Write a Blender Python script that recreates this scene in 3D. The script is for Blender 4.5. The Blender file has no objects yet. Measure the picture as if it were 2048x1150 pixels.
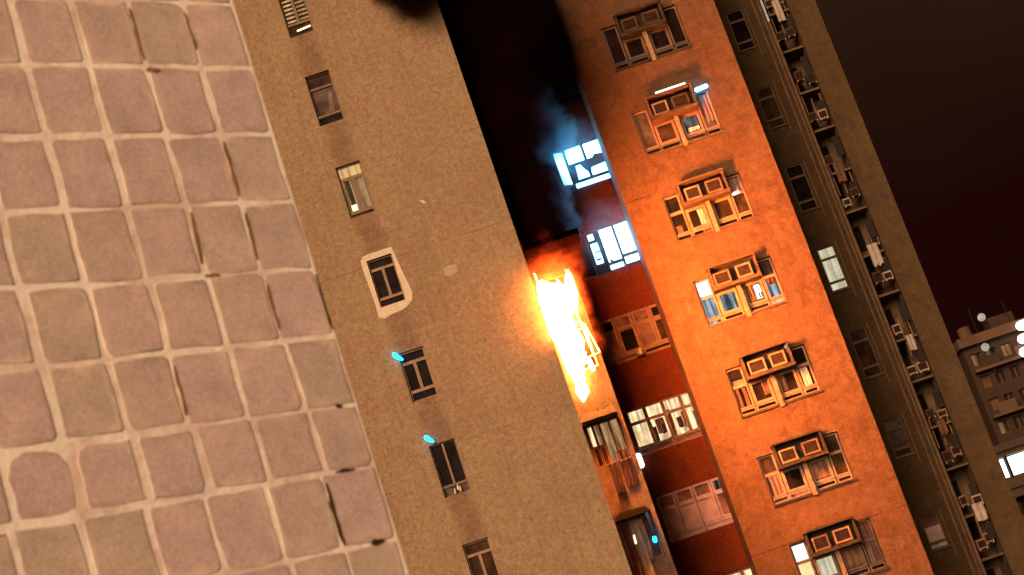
import bpy, math, random
from mathutils import Vector, Matrix, noise as mnoise
random.seed(7)
R = math.radians
sc = bpy.context.scene
ZC = 27.0                                   # camera height above the street

# ------------------------------------------------------------------ camera, sky, light, exposure
cam_d = bpy.data.cameras.new('camera'); cam = bpy.data.objects.new('camera', cam_d)
sc.collection.objects.link(cam); sc.camera = cam
cam_d.sensor_width = 36.0
cam_d.lens = 36.0 * 3600.0 / 2048.0
cam_d.clip_start = 0.05; cam_d.clip_end = 4000
cam_d.dof.use_dof = True; cam_d.dof.focus_distance = 53.0; cam_d.dof.aperture_fstop = 8.0
cam.matrix_world = (Matrix.Translation((0, 0, ZC)) @ Matrix.Rotation(R(90 + 14.5), 4, 'X') @ Matrix.Rotation(R(-18.6), 4, 'Z'))

world = bpy.data.worlds.new('World'); sc.world = world; world.use_nodes = True
wn = world.node_tree; wn.nodes.clear()
wo = wn.nodes.new('ShaderNodeOutputWorld'); wb = wn.nodes.new('ShaderNodeBackground')
tcw = wn.nodes.new('ShaderNodeTexCoord'); sxw = wn.nodes.new('ShaderNodeSeparateXYZ'); rpw = wn.nodes.new('ShaderNodeValToRGB')
wn.links.new(tcw.outputs['Generated'], sxw.inputs[0]); nzw = wn.nodes.new('ShaderNodeTexNoise'); nzw.inputs['Scale'].default_value = 3.0; nzw.inputs['Detail'].default_value = 4.0; wn.links.new(tcw.outputs['Generated'], nzw.inputs['Vector'])
maw = wn.nodes.new('ShaderNodeMath'); maw.operation = 'MULTIPLY_ADD'; wn.links.new(nzw.outputs['Fac'], maw.inputs[0]); maw.inputs[1].default_value = .16; wn.links.new(sxw.outputs['Z'], maw.inputs[2])
mbw = wn.nodes.new('ShaderNodeMath'); mbw.operation = 'SUBTRACT'; wn.links.new(maw.outputs[0], mbw.inputs[0]); mbw.inputs[1].default_value = .08
wn.links.new(mbw.outputs[0], rpw.inputs[0])
e = rpw.color_ramp.elements
e[0].position = 0.21; e[0].color = (.0105, .0016, .0014, 1)
e[1].position = 0.35; e[1].color = (.022, .0105, .0045, 1)
wn.links.new(rpw.outputs[0], wb.inputs[0]); wb.inputs[1].default_value = 1.0
wn.links.new(wb.outputs[0], wo.inputs[0])

SUN_AZ, SUN_EL = R(22), R(16)               # the glow of the lit street, behind the camera and to its side
sun_d = bpy.data.lights.new('sun', 'SUN'); sun = bpy.data.objects.new('sun', sun_d); sc.collection.objects.link(sun)
sun_d.energy = 5.0; sun_d.angle = R(34); sun_d.color = (1.0, .60, .34)
to_sun = Vector((-math.sin(SUN_AZ) * math.cos(SUN_EL), -math.cos(SUN_AZ) * math.cos(SUN_EL), math.sin(SUN_EL)))
sun.rotation_euler = (-to_sun).to_track_quat('-Z', 'Y').to_euler()

sc.render.engine = 'CYCLES'
sc.view_settings.view_transform = 'Standard'; sc.view_settings.look = 'None'
sc.view_settings.gamma = 1.0; sc.view_settings.exposure = 0.2
sc.view_settings.use_curve_mapping = False
sc.cycles.use_denoising = True
sc.cycles.max_bounces = 6; sc.cycles.volume_bounces = 1; sc.cycles.diffuse_bounces = 3
sc.cycles.volume_step_rate = 0.6; sc.cycles.volume_max_steps = 256
sc.cycles.sample_clamp_indirect = 6.0

# ------------------------------------------------------------------ materials
MATS = {}
def nt_new(name):
    m = bpy.data.materials.new(name); m.use_nodes = True; nt = m.node_tree; nt.nodes.clear()
    out = nt.nodes.new('ShaderNodeOutputMaterial'); MATS[name] = m
    return m, nt, out
def N(nt, t, **kw):
    n = nt.nodes.new(t)
    for k, v in kw.items(): setattr(n, k, v)
    return n
def noise(nt, vec, scale, detail=4, rough=.55, dist=0):
    n = N(nt, 'ShaderNodeTexNoise'); n.inputs['Scale'].default_value = scale; n.inputs['Detail'].default_value = detail
    n.inputs['Roughness'].default_value = rough; n.inputs['Distortion'].default_value = dist
    if vec is not None: nt.links.new(vec, n.inputs['Vector'])
    return n.outputs['Fac']
def ramp(nt, fac, stops, interp='LINEAR'):
    r = N(nt, 'ShaderNodeValToRGB'); r.color_ramp.interpolation = interp
    el = r.color_ramp.elements
    while len(el) < len(stops): el.new(.5)
    for q, (p, c) in zip(el, stops):
        q.position = p; q.color = (c, c, c, 1) if isinstance(c, (int, float)) else (*c, 1)
    nt.links.new(fac, r.inputs[0]); return r.outputs[0]
def math_(nt, op, a, b=None, c=None, clamp=False):
    n = N(nt, 'ShaderNodeMath', operation=op, use_clamp=clamp)
    for i, v in enumerate((a, b, c)):
        if v is None: continue
        if isinstance(v, (int, float)): n.inputs[i].default_value = v
        else: nt.links.new(v, n.inputs[i])
    return n.outputs[0]
def mix(nt, fac, a, b, mode='MIX'):
    n = N(nt, 'ShaderNodeMix', data_type='RGBA', blend_type=mode)
    for sock, v in ((n.inputs[0], fac), (n.inputs[6], a), (n.inputs[7], b)):
        if isinstance(v, (int, float)): sock.default_value = v
        elif isinstance(v, tuple): sock.default_value = (*v, 1)
        else: nt.links.new(v, sock)
    return n.outputs[2]
def world_pos(nt):
    return N(nt, 'ShaderNodeNewGeometry').outputs['Position']
def bump(nt, h, strength, dist):
    b = N(nt, 'ShaderNodeBump'); b.inputs['Strength'].default_value = strength; b.inputs['Distance'].default_value = dist
    nt.links.new(h, b.inputs['Height']); return b.outputs[0]
def bsdf(nt, out, col, rough=.7, normal=None, metal=0, spec=.3):
    b = N(nt, 'ShaderNodeBsdfPrincipled')
    if isinstance(col, tuple): b.inputs['Base Color'].default_value = (*col, 1)
    else: nt.links.new(col, b.inputs['Base Color'])
    if isinstance(rough, (int, float)): b.inputs['Roughness'].default_value = rough
    else: nt.links.new(rough, b.inputs['Roughness'])
    b.inputs['Metallic'].default_value = metal; b.inputs['Specular IOR Level'].default_value = spec
    if normal is not None: nt.links.new(normal, b.inputs['Normal'])
    nt.links.new(b.outputs[0], out.inputs[0]); return b

def plain(name, col, rough=.6, var=.25, scale=6, spec=.3, metal=0, grime=None):
    m, nt, out = nt_new(name); p = world_pos(nt)
    n1 = noise(nt, p, scale, 5); n2 = noise(nt, p, scale * 9, 3)
    c = mix(nt, ramp(nt, n1, [(.3, 0.), (.72, 1.)]), tuple(v * (1 - var) for v in col), tuple(min(1, v * (1 + var * .6)) for v in col))
    if grime: c = mix(nt, ramp(nt, n2, [(.45, 0.), (.7, .6)]), c, grime)
    bsdf(nt, out, c, rough, bump(nt, n2, .2, .01), metal, spec); return m

def plaster(name, base, dark, light, grain=.3, streak_x=None, joints=(), soot_shade=None, blotch=None):
    """rendered and painted wall: mottling, grain, dirt streaks that run down, casting joints"""
    m, nt, out = nt_new(name); p = world_pos(nt)
    big = noise(nt, p, .55, 6, .6, .4); mid = noise(nt, p, 2.6, 6, .65); fine = noise(nt, p, 15, 4, .75); fine2 = noise(nt, p, 7, 3, .6)
    c = mix(nt, ramp(nt, big, [(.32, 0.), (.68, 1.)]), dark, base)
    c = mix(nt, ramp(nt, mid, [(.45, 0.), (.75, .8)]), c, light)
    # rain streaks: noise squeezed along z
    mp = N(nt, 'ShaderNodeMapping'); mp.inputs['Scale'].default_value = (5.5, 5.5, .28); nt.links.new(p, mp.inputs[0])
    st = noise(nt, mp.outputs[0], 1.0, 4, .6)
    c = mix(nt, ramp(nt, st, [(.55, 0.), (.78, .45)]), c, tuple(v * .62 for v in dark))
    if blotch:
        bl = noise(nt, p, 1.7, 8, .72, .8)
        c = mix(nt, ramp(nt, bl, [(.50, 0.), (.66, .75)]), c, blotch)
    sx = N(nt, 'ShaderNodeSeparateXYZ'); nt.links.new(p, sx.inputs[0])
    if streak_x:                                     # dirty strip running from window to window
        x0, slope, half, col = streak_x
        cx = math_(nt, 'MULTIPLY_ADD', sx.outputs['Z'], slope, x0)
        dx = math_(nt, 'ABSOLUTE', math_(nt, 'SUBTRACT', sx.outputs['X'], cx))
        dx = math_(nt, 'ADD', dx, math_(nt, 'MULTIPLY', math_(nt, 'SUBTRACT', mid, .5), .30))
        k = ramp(nt, dx, [(half - .14, 1.), (half + .14, 0.)])
        k = math_(nt, 'MULTIPLY', k, ramp(nt, noise(nt, p, 1.9, 5, .6), [(.25, .35), (.62, 1.)]))
        c = mix(nt, math_(nt, 'MULTIPLY', k, .62), c, col)
    for zj, w, amt in joints:
        dz = math_(nt, 'ABSOLUTE', math_(nt, 'SUBTRACT', math_(nt, 'ADD', sx.outputs['Z'], math_(nt, 'MULTIPLY', math_(nt, 'SUBTRACT', mid, .5), .05)), zj))
        k = math_(nt, 'MULTIPLY', ramp(nt, dz, [(w, 1.), (w * 2, 0.)]), ramp(nt, noise(nt, p, .8, 3), [(.4, 0.), (.55, amt)]))
        c = mix(nt, k, c, tuple(v * .35 for v in dark))
    if soot_shade:                                         # burnt wall, blackened further to hold down the firelight on it
        zz = math_(nt, 'ADD', sx.outputs['Z'], math_(nt, 'MULTIPLY', math_(nt, 'SUBTRACT', noise(nt, p, 1.6, 5, .65), .5), 1.6))
        k = math_(nt, 'MULTIPLY', math_(nt, 'SUBTRACT', zz, soot_shade[0]), 1 / soot_shade[1], clamp=True)
        c = mix(nt, k, c, (.0014, .0006, .0005))
    # coarse grain of the sprayed finish
    g = math_(nt, 'ADD', math_(nt, 'MULTIPLY', fine, .65), math_(nt, 'MULTIPLY', fine2, .35))
    gm = ramp(nt, g, [(.30, 1 - grain), (.70, 1 + grain * .5)])
    c = mix(nt, 1.0, c, gm, 'MULTIPLY')
    h = math_(nt, 'ADD', math_(nt, 'MULTIPLY', fine, .6), mid)
    bsdf(nt, out, c, .85, bump(nt, h, .55, .03), 0, .15); return m

def emit(name, col, strength, folds=0, var=.3, scale=3.0):
    """lit room seen through its curtain or frosted pane"""
    m, nt, out = nt_new(name); p = world_pos(nt)
    n1 = noise(nt, p, scale, 4)
    f = ramp(nt, n1, [(.3, 1 - var), (.7, 1.)])
    if folds:
        mp = N(nt, 'ShaderNodeMapping'); mp.inputs['Scale'].default_value = (folds, .0, .35); nt.links.new(p, mp.inputs[0])
        f = math_(nt, 'MULTIPLY', f, ramp(nt, noise(nt, mp.outputs[0], 1.0, 3, .5, .6), [(.38, 1 - var * 1.6 if var < .6 else .04), (.60, 1.)]))
    em = N(nt, 'ShaderNodeEmission'); em.inputs[0].default_value = (*col, 1)
    nt.links.new(math_(nt, 'MULTIPLY', f, strength), em.inputs[1]); nt.links.new(em.outputs[0], out.inputs[0]); return m

def glass(name, col, rough=.3, spec=.015):
    m, nt, out = nt_new(name); p = world_pos(nt)
    n1 = noise(nt, p, 2.2, 4)
    c = mix(nt, ramp(nt, n1, [(.4, 0.), (.75, 1.)]), tuple(v * .5 for v in col), tuple(v * 1.6 for v in col))
    bsdf(nt, out, c, rough, bump(nt, n1, .05, .02), 0, spec); return m

plaster('tan_plaster', (.275, .200, .124), (.240, .166, .098), (.300, .217, .142), .6,
        streak_x=(-2.56, -.0183, .33, (.13, .072, .046)), joints=((41.6, .010, .5), (44.5, .008, .35), (38.8, .008, .35), (36.0, .008, .35), (47.4, .008, .3)), blotch=(.250, .148, .102))
OJ = [(43.22, .014, .9), (31.05, .014, .9)]
plaster('orange_plaster', (.118, .060, .030), (.102, .047, .022), (.146, .076, .040), .46, joints=OJ, blotch=(.074, .029, .013))
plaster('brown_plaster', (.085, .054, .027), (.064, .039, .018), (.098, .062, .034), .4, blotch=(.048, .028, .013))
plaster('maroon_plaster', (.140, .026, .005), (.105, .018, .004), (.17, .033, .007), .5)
plaster('pink_plaster', (.17, .13, .11), (.11, .078, .064), (.20, .155, .13), .35, soot_shade=(ZC + 8.0, 1.0), blotch=(.08, .045, .032))
plain('white_paint', (.52, .46, .36), .7, .18, 5, grime=(.3, .22, .15))
plain('patch_paint', (.30, .25, .19), .8, .15, 9)
plain('frame_paint', (.24, .165, .12), .7, .25, 5, spec=.08)
plain('orange_frame', (.26, .155, .10), .7, .25, 4, spec=.08)
plain('dark_frame', (.10, .062, .035), .5, .3, 4)
plain('brass_frame', (.12, .07, .03), .45, .3, 4)
plain('concrete', (.095, .050, .026), .85, .3, 3)
plain('dark_concrete', (.040, .024, .014), .9, .4, 3)
plain('grey_concrete', (.060, .036, .022), .9, .4, 3)
plain('dim_concrete', (.115, .08, .048), .85, .35, 3)
plain('added_slab_black', (.0007, .00015, .0001), .95, .4, 3, spec=.0)
plain('burnt_concrete', (.0040, .0022, .0015), .9, .4, 3)
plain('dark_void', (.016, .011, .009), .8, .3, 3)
plain('ac_frame', (.25, .15, .095), .7, .2, 6, spec=.05)
plain('ac_dull', (.15, .095, .06), .7, .25, 6, spec=.05)
plain('ac_body', (.075, .045, .028), .7, .25, 5, spec=.05)
plain('ac_grille', (.028, .016, .011), .7, .3, 8, spec=.05)
plain('ac_white', (.36, .27, .19), .6, .2, 4, spec=.1)
plain('pipe_paint', (.15, .095, .055), .7, .3, 3, spec=.1)
plain('cloth_pale', (.42, .36, .33), .9, .3, 4)
plain('cloth_mauve', (.17, .10, .09), .9, .3, 4)
plain('cloth_dark', (.05, .025, .03), .9, .4, 4)
plain('cloth_brown', (.14, .07, .045), .9, .35, 4)
plain('cloth_white', (.55, .5, .46), .9, .25, 5)
plain('frosted', (.44, .31, .33), .6, .3, 3, spec=.1)
plain('asphalt', (.05, .048, .045), .9, .3, 1)
plain('far_wall', (.038, .021, .012), .85, .35, .3, grime=(.05, .03, .02))
plain('far_pale', (.135, .105, .078), .8, .25, .4)
plain('far_dark', (.012, .006, .005), .8, .3, .5)
plain('far_tan', (.10, .056, .030), .8, .35, .5)
glass('glass_dark', (.012, .008, .008)); glass('glass_brown', (.045, .024, .014)); glass('glass_grey', (.085, .062, .055))
glass('glass_mauve', (.20, .105, .10))
emit('lit_blue_white', (.09, .48, 1.0), 22.0, 0, .3)
emit('lit_white', (.17, .58, 1.0), 26.0, 0, .2)
emit('lit_window_white', (.86, .93, 1.0), 1.6, 0, .15)
emit('lit_cream', (1.0, .70, .38), 1.7, 5, .42)
emit('lit_cream_dim', (1.0, .56, .24), .62, 9, .55)
emit('lit_warm', (1.0, .60, .23), .85, 7, .35)
emit('lit_curtain_blue', (.60, .76, .85), .85, 7, .55)
emit('lit_yellow', (1.0, .80, .36), .95, 0, .15)
emit('lit_pale_yellow', (1.0, .92, .62), .72, 7, .25)
emit('lit_grey', (.75, .66, .60), .32, 6, .6)
emit('tube_white', (1.0, .95, .90), 3.0, 0, .05)
emit('tube_cyan', (.006, .30, .62), 15.0, 0, .6, 12)
emit('tube_warm', (1.0, .78, .42), 2.0, 0, .1)
emit('far_light', (1.0, .98, .92), 3.0, 0, .2)
emit('far_lamp', (.9, .76, .6), .55, 0, .5, 4)
emit('far_amber', (1.0, .55, .22), .28, 0, .7, 1.5)

# ------------------------------------------------------------------ mesh helpers
LOC = {}
class MB:
    def __init__(s): s.v = []; s.f = []
    def box(s, x0, x1, y0, y1, z0, z1):
        b = len(s.v)
        s.v += [(x, y, z) for z in (z0, z1) for y in (y0, y1) for x in (x0, x1)]
        s.f += [tuple(b + i for i in q) for q in ((0, 2, 3, 1), (4, 5, 7, 6), (0, 1, 5, 4), (2, 6, 7, 3), (0, 4, 6, 2), (1, 3, 7, 5))]
        return s
    def quad(s, *p):
        b = len(s.v); s.v += [tuple(q) for q in p]; s.f.append(tuple(range(b, b + len(p)))); return s
    def tube(s, pts, r, n=10):
        b = len(s.v); pts = [Vector(p) for p in pts]; rs = r if isinstance(r, (list, tuple)) else [r] * len(pts)
        for i, p in enumerate(pts):
            t = (pts[min(i + 1, len(pts) - 1)] - pts[max(i - 1, 0)]).normalized()
            a = t.cross(Vector((0, 1, 0)));  a = a if a.length > .05 else t.cross(Vector((1, 0, 0))); a.normalize(); c = t.cross(a)
            for k in range(n):
                an = 2 * math.pi * k / n; s.v.append(tuple(p + (a * math.cos(an) + c * math.sin(an)) * rs[i]))
        for i in range(len(pts) - 1):
            for k in range(n):
                s.f.append((b + i * n + k, b + i * n + (k + 1) % n, b + (i + 1) * n + (k + 1) % n, b + (i + 1) * n + k))
        s.f.append(tuple(b + k for k in range(n))[::-1]); s.f.append(tuple(b + (len(pts) - 1) * n + k for k in range(n)))
        return s
    def capsule(s, a, b_, r, n=10):
        a = Vector(a); b_ = Vector(b_); t = (b_ - a).normalized()
        return s.tube([a - t * r * .9, a - t * r * .6, a, b_, b_ + t * r * .6, b_ + t * r * .9], [r * .35, r * .8, r, r, r * .8, r * .35], n)
    def poly(s, outline, y0, y1):                    # outline in (x, z), extruded along y
        b = len(s.v); n = len(outline)
        s.v += [(x, y0, z) for x, z in outline] + [(x, y1, z) for x, z in outline]
        s.f.append(tuple(range(b, b + n))); s.f.append(tuple(range(b + 2 * n - 1, b + n - 1, -1)))
        for i in range(n): s.f.append((b + i, b + n + i, b + n + (i + 1) % n, b + (i + 1) % n))
        return s
    def build(s, name, mat, parent=None, smooth=False):
        o = LOC[parent.name] if parent is not None else Vector((0, 0, 0))
        if parent is None and s.v:                  # origin of a one-mesh thing at its base
            xs, ys, zs = zip(*s.v); o = Vector(((min(xs) + max(xs)) / 2, (min(ys) + max(ys)) / 2, min(zs)))
        me = bpy.data.meshes.new(name); me.from_pydata([tuple(Vector(v) - o) for v in s.v], [], s.f); me.validate(); me.update()
        me.materials.append(MATS[mat])
        if smooth: me.polygons.foreach_set('use_smooth', [True] * len(me.polygons))
        ob = bpy.data.objects.new(name, me); sc.collection.objects.link(ob)
        if parent is not None: ob.parent = parent
        else: ob.location = o
        LOC[ob.name] = o
        return ob
def tag(o, label=None, cat=None, group=None, kind=None):
    if label: o['label'] = label
    if cat: o['category'] = cat
    if group: o['group'] = group
    if kind: o['kind'] = kind
    return o
def empty(name, loc, label=None, cat=None, group=None):
    o = bpy.data.objects.new(name, None); sc.collection.objects.link(o); o.location = loc; o.empty_display_size = .2
    LOC[o.name] = Vector(loc); return tag(o, label, cat, group)

def wall_holes(x0, x1, z0, z1, y, holes, reveal=.16, mb=None):
    """front sheet facing -y, with real openings and their reveals"""
    mb = mb or MB()
    xs = sorted({x0, x1, *[h[0] for h in holes], *[h[1] for h in holes]}); zs = sorted({z0, z1, *[h[2] for h in holes], *[h[3] for h in holes]})
    for i in range(len(xs) - 1):
        for j in range(len(zs) - 1):
            cx, cz = (xs[i] + xs[i + 1]) / 2, (zs[j] + zs[j + 1]) / 2
            if any(h[0] < cx < h[1] and h[2] < cz < h[3] for h in holes): continue
            mb.quad((xs[i], y, zs[j]), (xs[i + 1], y, zs[j]), (xs[i + 1], y, zs[j + 1]), (xs[i], y, zs[j + 1]))
    for a, b, c, d in holes:
        r = y + reveal
        mb.quad((a, y, c), (a, r, c), (b, r, c), (b, y, c)); mb.quad((a, y, d), (b, y, d), (b, r, d), (a, r, d))
        mb.quad((a, y, c), (a, y, d), (a, r, d), (a, r, c)); mb.quad((b, y, c), (b, r, c), (b, r, d), (b, y, d))
    return mb
def shell(mb, x0, x1, y0, y1, z0, z1):               # the other five sides of the block
    mb.quad((x0, y1, z0), (x0, y0, z0), (x0, y0, z1), (x0, y1, z1)); mb.quad((x1, y0, z0), (x1, y1, z0), (x1, y1, z1), (x1, y0, z1))
    mb.quad((x1, y1, z0), (x0, y1, z0), (x0, y1, z1), (x1, y1, z1)); mb.quad((x0, y0, z1), (x1, y0, z1), (x1, y1, z1), (x0, y1, z1))
    return mb

def window(parent, x, z, y, cells, fmat='frame_paint', fw=.045, proud=.05, label=None, back=None):
    """window part: the frame mesh; its panes are sub-parts. cells: (x0,x1,z0,z1,pane material or None)"""
    fm = MB()
    for c in cells:
        a, b, c0, d = x + c[0], x + c[1], z + c[2], z + c[3]; w = c[5] if len(c) > 5 else fw
        fm.box(a, b, y - proud, y + .03, d - w, d); fm.box(a, b, y - proud, y + .03, c0, c0 + w)
        fm.box(a, a + w, y - proud + .001, y + .029, c0 + w, d - w); fm.box(b - w, b, y - proud + .001, y + .029, c0 + w, d - w)
    o = fm.build('window', fmat, parent)
    if label: o['label'] = label
    for c in cells:
        if c[4] is None: continue
        a, b, c0, d = x + c[0], x + c[1], z + c[2], z + c[3]; w = c[5] if len(c) > 5 else fw
        MB().box(a + w - .004, b - w + .004, y + .004, y + .012, c0 + w - .004, d - w + .004).build('pane', c[4], o)
    if back:
        MB().box(x + back[0], x + back[1], y + .034, y + .06, z + back[2], z + back[3]).build('backing_panel', 'dark_void', o)
    return o
def drape(x0, x1, y, z0, z1, amp=.03, waves=3, n=14, ragged=.0):
    mb = MB()
    for i in range(n + 1):
        t = i / n; xx = x0 + (x1 - x0) * t; yy = y + amp * math.sin(t * waves * 2 * math.pi)
        zb = z0 + ragged * (random.random() - .5)
        mb.v += [(xx, yy, zb), (xx + .01, yy * 1.0 + amp * .3, (z0 + z1) / 2), (xx, yy, z1)]
    for i in range(n):
        for j in range(2): mb.f.append((i * 3 + j, i * 3 + 3 + j, i * 3 + 4 + j, i * 3 + 1 + j))
    return mb

# ------------------------------------------------------------------ ground
g = MB().quad((-1500, -1500, 0), (1500, -1500, 0), (1500, 1500, 0), (-1500, 1500, 0)).build('ground', 'asphalt'); tag(g, kind='structure')

# ------------------------------------------------------------------ tiled wall close to the camera
m, nt, out = nt_new('grout'); p = world_pos(nt)
c = mix(nt, ramp(nt, noise(nt, p, 14, 5), [(.3, 0.), (.7, 1.)]), (.90, .86, .80), (.95, .93, .90))
c = mix(nt, ramp(nt, noise(nt, p, 5.5, 6, .65, .8), [(.46, 0.), (.62, .9)]), c, (.70, .57, .52))
bsdf(nt, out, c, .9, bump(nt, noise(nt, p, 38, 4), .35, .006), 0, .1)
for nm, c1, c2 in (('tile_pink', (.66, .53, .53), (.74, .59, .585)), ('tile_mauve', (.63, .505, .52), (.70, .565, .565)), ('tile_olive', (.60, .51, .46), (.68, .57, .51)), ('tile_brown', (.61, .505, .48), (.70, .565, .53))):
    m, nt, out = nt_new(nm); p = world_pos(nt); tc = N(nt, 'ShaderNodeTexCoord')
    c = mix(nt, ramp(nt, noise(nt, p, 9, 6, .65), [(.32, 0.), (.68, 1.)]), tuple(v * .84 for v in c1), c2)
    gr = noise(nt, p, 130, 5, .85)
    c = mix(nt, 1.0, c, ramp(nt, gr, [(.3, .62), (.7, 1.25)]), 'MULTIPLY')
    # dirt gathered along the rim of each tile
    xyz = N(nt, 'ShaderNodeSeparateXYZ'); nt.links.new(tc.outputs['Generated'], xyz.inputs[0])
    ex = math_(nt, 'MULTIPLY', math_(nt, 'ABSOLUTE', math_(nt, 'SUBTRACT', xyz.outputs['X'], .5)), 2)
    ez = math_(nt, 'MULTIPLY', math_(nt, 'ABSOLUTE', math_(nt, 'SUBTRACT', xyz.outputs['Z'], .5)), 2)
    ed = math_(nt, 'ADD', math_(nt, 'MAXIMUM', ex, ez), math_(nt, 'MULTIPLY', math_(nt, 'SUBTRACT', noise(nt, p, 22, 3), .5), .5))
    c = mix(nt, ramp(nt, ed, [(.76, 0.), (1.0, .38)]), c, tuple(v * .55 for v in (c1[0], c1[1] * .9, c1[2] * .8)))
    smear = math_(nt, 'MULTIPLY', ramp(nt, ed, [(.72, 0.), (1.0, .9)]), ramp(nt, noise(nt, p, 10, 5), [(.44, 0.), (.62, 1.)]))
    c = mix(nt, smear, c, (.82, .70, .60))
    bsdf(nt, out, c, .62, bump(nt, gr, .25, .002), 0, .25)
plain('pit', (.06, .034, .024), .95, .4, 20); plain('crevice', (.30, .20, .14), .95, .4, 20)

AZ = R(46.3); WD = Vector((math.sin(AZ), math.cos(AZ), 0)); WN = Vector((WD.y, -WD.x, 0)); W0 = Vector((-.42, 4.0, ZC))
def wp(s, z, out_=0.0): return W0 - WD * s + WN * out_ + Vector((0, 0, z))
tw = empty('tiled_wall', (W0.x, W0.y, 0), 'near wall of pinkish square tiles with thick pale rough grout', 'wall')
mb = MB()
a0, a1 = 0.0, 6.2
for (s0, s1, o0, o1) in ((a0, a1, 0, 0), (a0, a0, 0, -.3), (a1, a1, -.3, 0), (a1, a0, -.3, -.3)):
    mb.quad(wp(s0, -ZC, o0), wp(s1, -ZC, o1), wp(s1, 14, o1), wp(s0, 14, o0))
mb.quad(wp(a0, 14), wp(a1, 14), wp(a1, 14, -.3), wp(a0, 14, -.3))
mb.build('grout_bed', 'grout', tw)
ZJ = [.235, .40, .57, .742, .893, 1.06, 1.229, 1.401, 1.577, 1.752, 1.925, 2.10, 2.27, 2.44]
PITCH = .1480
tone = {}
for r_ in range(len(ZJ) - 1):
    shift = random.uniform(-.004, .004) + (-.012 if r_ == 3 else 0)
    for q in range(0, 12):
        s0 = q * PITCH + shift; s1 = s0 + PITCH
        if q == 0: s0 = .004
        z0, z1 = ZJ[r_], ZJ[r_ + 1]
        far = max(0.0, 1 - q / 5)                    # joints close up towards the far edge of the wall
        gp = .0112 - .0056 * far
        a, b = s0 + gp * random.uniform(.55, 1.1), s1 - gp * random.uniform(.55, 1.1)
        c, d = z0 + gp * random.uniform(.5, 1.0), z1 - gp * random.uniform(.5, 1.0)
        if random.random() < .22: b += .007 * random.random()
        if random.random() < .12: d += .006 * random.random()
        pts = []
        rr = [random.uniform(.003, .013) for _ in range(4)]
        if r_ == 3 and q == 4: rr[2] = .035
        if r_ == 3 and q == 5: rr = [.03, .02, .05, .04]
        for (cx, cz, sx_, sz_, k) in ((a, c, 1, 1, 0), (b, c, -1, 1, 1), (b, d, -1, -1, 2), (a, d, 1, -1, 3)):
            ang0 = {0: 180, 1: 270, 2: 0, 3: 90}[k]
            for t in (0, 45, 90):
                an = R(ang0 + t)
                pts.append((cx + sx_ * rr[k] + math.cos(an) * rr[k] + random.uniform(-.003, .003), cz + sz_ * rr[k] + math.sin(an) * rr[k] + random.uniform(-.003, .003)))
        # edge midpoints make the sides uneven
        full = []
        for i in range(12):
            full.append(pts[i]); p2 = pts[(i + 1) % 12]
            if i % 3 == 2: full.append(((pts[i][0] + p2[0]) / 2 + random.uniform(-.0045, .0045), (pts[i][1] + p2[1]) / 2 + random.uniform(-.0045, .0045)))
        n = len(full); cx = (a + b) / 2; cz = (c + d) / 2; h = random.uniform(.0005, .0014); tl = random.uniform(-.005, .005); tl2 = random.uniform(-.005, .005)
        mb = MB(); ctr = wp(cx, cz)
        for (k, hh) in ((1.0, -.001), (.988, h * .7), (.955, h)):
            for (s, z) in full:
                ss, zz = (s - cx) * k, (z - cz) * k
                v = Vector((-ss, -(hh + ss * tl + zz * tl2 if hh > 0 else hh), zz)); mb.v.append(tuple(v))
        for j in range(2):
            for i in range(n): mb.f.append((j * n + i, j * n + (i + 1) % n, (j + 1) * n + (i + 1) % n, (j + 1) * n + i))
        mb.f.append(tuple(2 * n + i for i in range(n)))
        me = bpy.data.meshes.new('tile'); me.from_pydata(mb.v, [], [f[::-1] for f in mb.f]); me.update()
        me.polygons.foreach_set('use_smooth', [i < 2 * n for i in range(len(me.polygons))])
        me.materials.append(MATS[random.choice(['tile_pink', 'tile_pink', 'tile_mauve', 'tile_olive', 'tile_brown', 'tile_brown'])])
        o = bpy.data.objects.new('tile', me); sc.collection.objects.link(o); o.parent = tw
        o.location = ctr - LOC[tw.name]
        o.rotation_euler = (0, 0, math.atan2(WD.y, WD.x))
def crack(pts, w, mat='crevice', name='mortar_gap'):
    up, dn = [], []
    for i, (s, z) in enumerate(pts):
        a = pts[max(i - 1, 0)]; b = pts[min(i + 1, len(pts) - 1)]; t = Vector((b[0] - a[0], b[1] - a[1])); t = t.normalized() if t.length else Vector((1, 0))
        k = w * random.uniform(.5, 1.1) * (.35 if i in (0, len(pts) - 1) else 1); nrm = Vector((-t.y, t.x)) * k
        up.append((s + nrm.x, z + nrm.y)); dn.append((s - nrm.x, z - nrm.y))
    mb = MB(); ring = up + dn[::-1]
    top = [wp(s, z, .0032) for s, z in ring]; bot = [wp(s, z, -.002) for s, z in ring]
    n = len(ring); mb.v = [tuple(v) for v in top + bot]
    for i in range(len(up) - 1): mb.f.append((i, i + 1, n - 2 - i, n - 1 - i))
    for i in range(n): mb.f.append((i, (i + 1) % n, n + (i + 1) % n, n + i))
    mb.build(name, mat, tw)
def line(s0, z0, s1, z1, n=6): return [(s0 + (s1 - s0) * i / n + random.uniform(-.0015, .0015), z0 + (z1 - z0) * i / n + random.uniform(-.0015, .0015)) for i in range(n + 1)]
crack(line(.290, 1.385, .300, 1.26), .004); crack(line(.148, 1.375, .152, 1.26), .003); crack(line(.147, 1.20, .150, 1.09), .003)
crack(line(.296, 1.742, .262, 1.744), .006, 'crevice'); crack(line(.06, .892, .045, .893, 3), .007, 'pit')
crack(line(.075, .57, .04, .572, 4), .008, 'pit'); crack(line(.1465, .72, .1475, .58), .004, 'pit'); crack(line(.112, .742, .062, .744, 4), .004, 'pit')
crack(line(.294, 1.905, .297, 1.77), .003); crack(line(.148, 1.56, .15, 1.42), .003); crack(line(.30, 1.23, .262, 1.231), .004)
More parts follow.
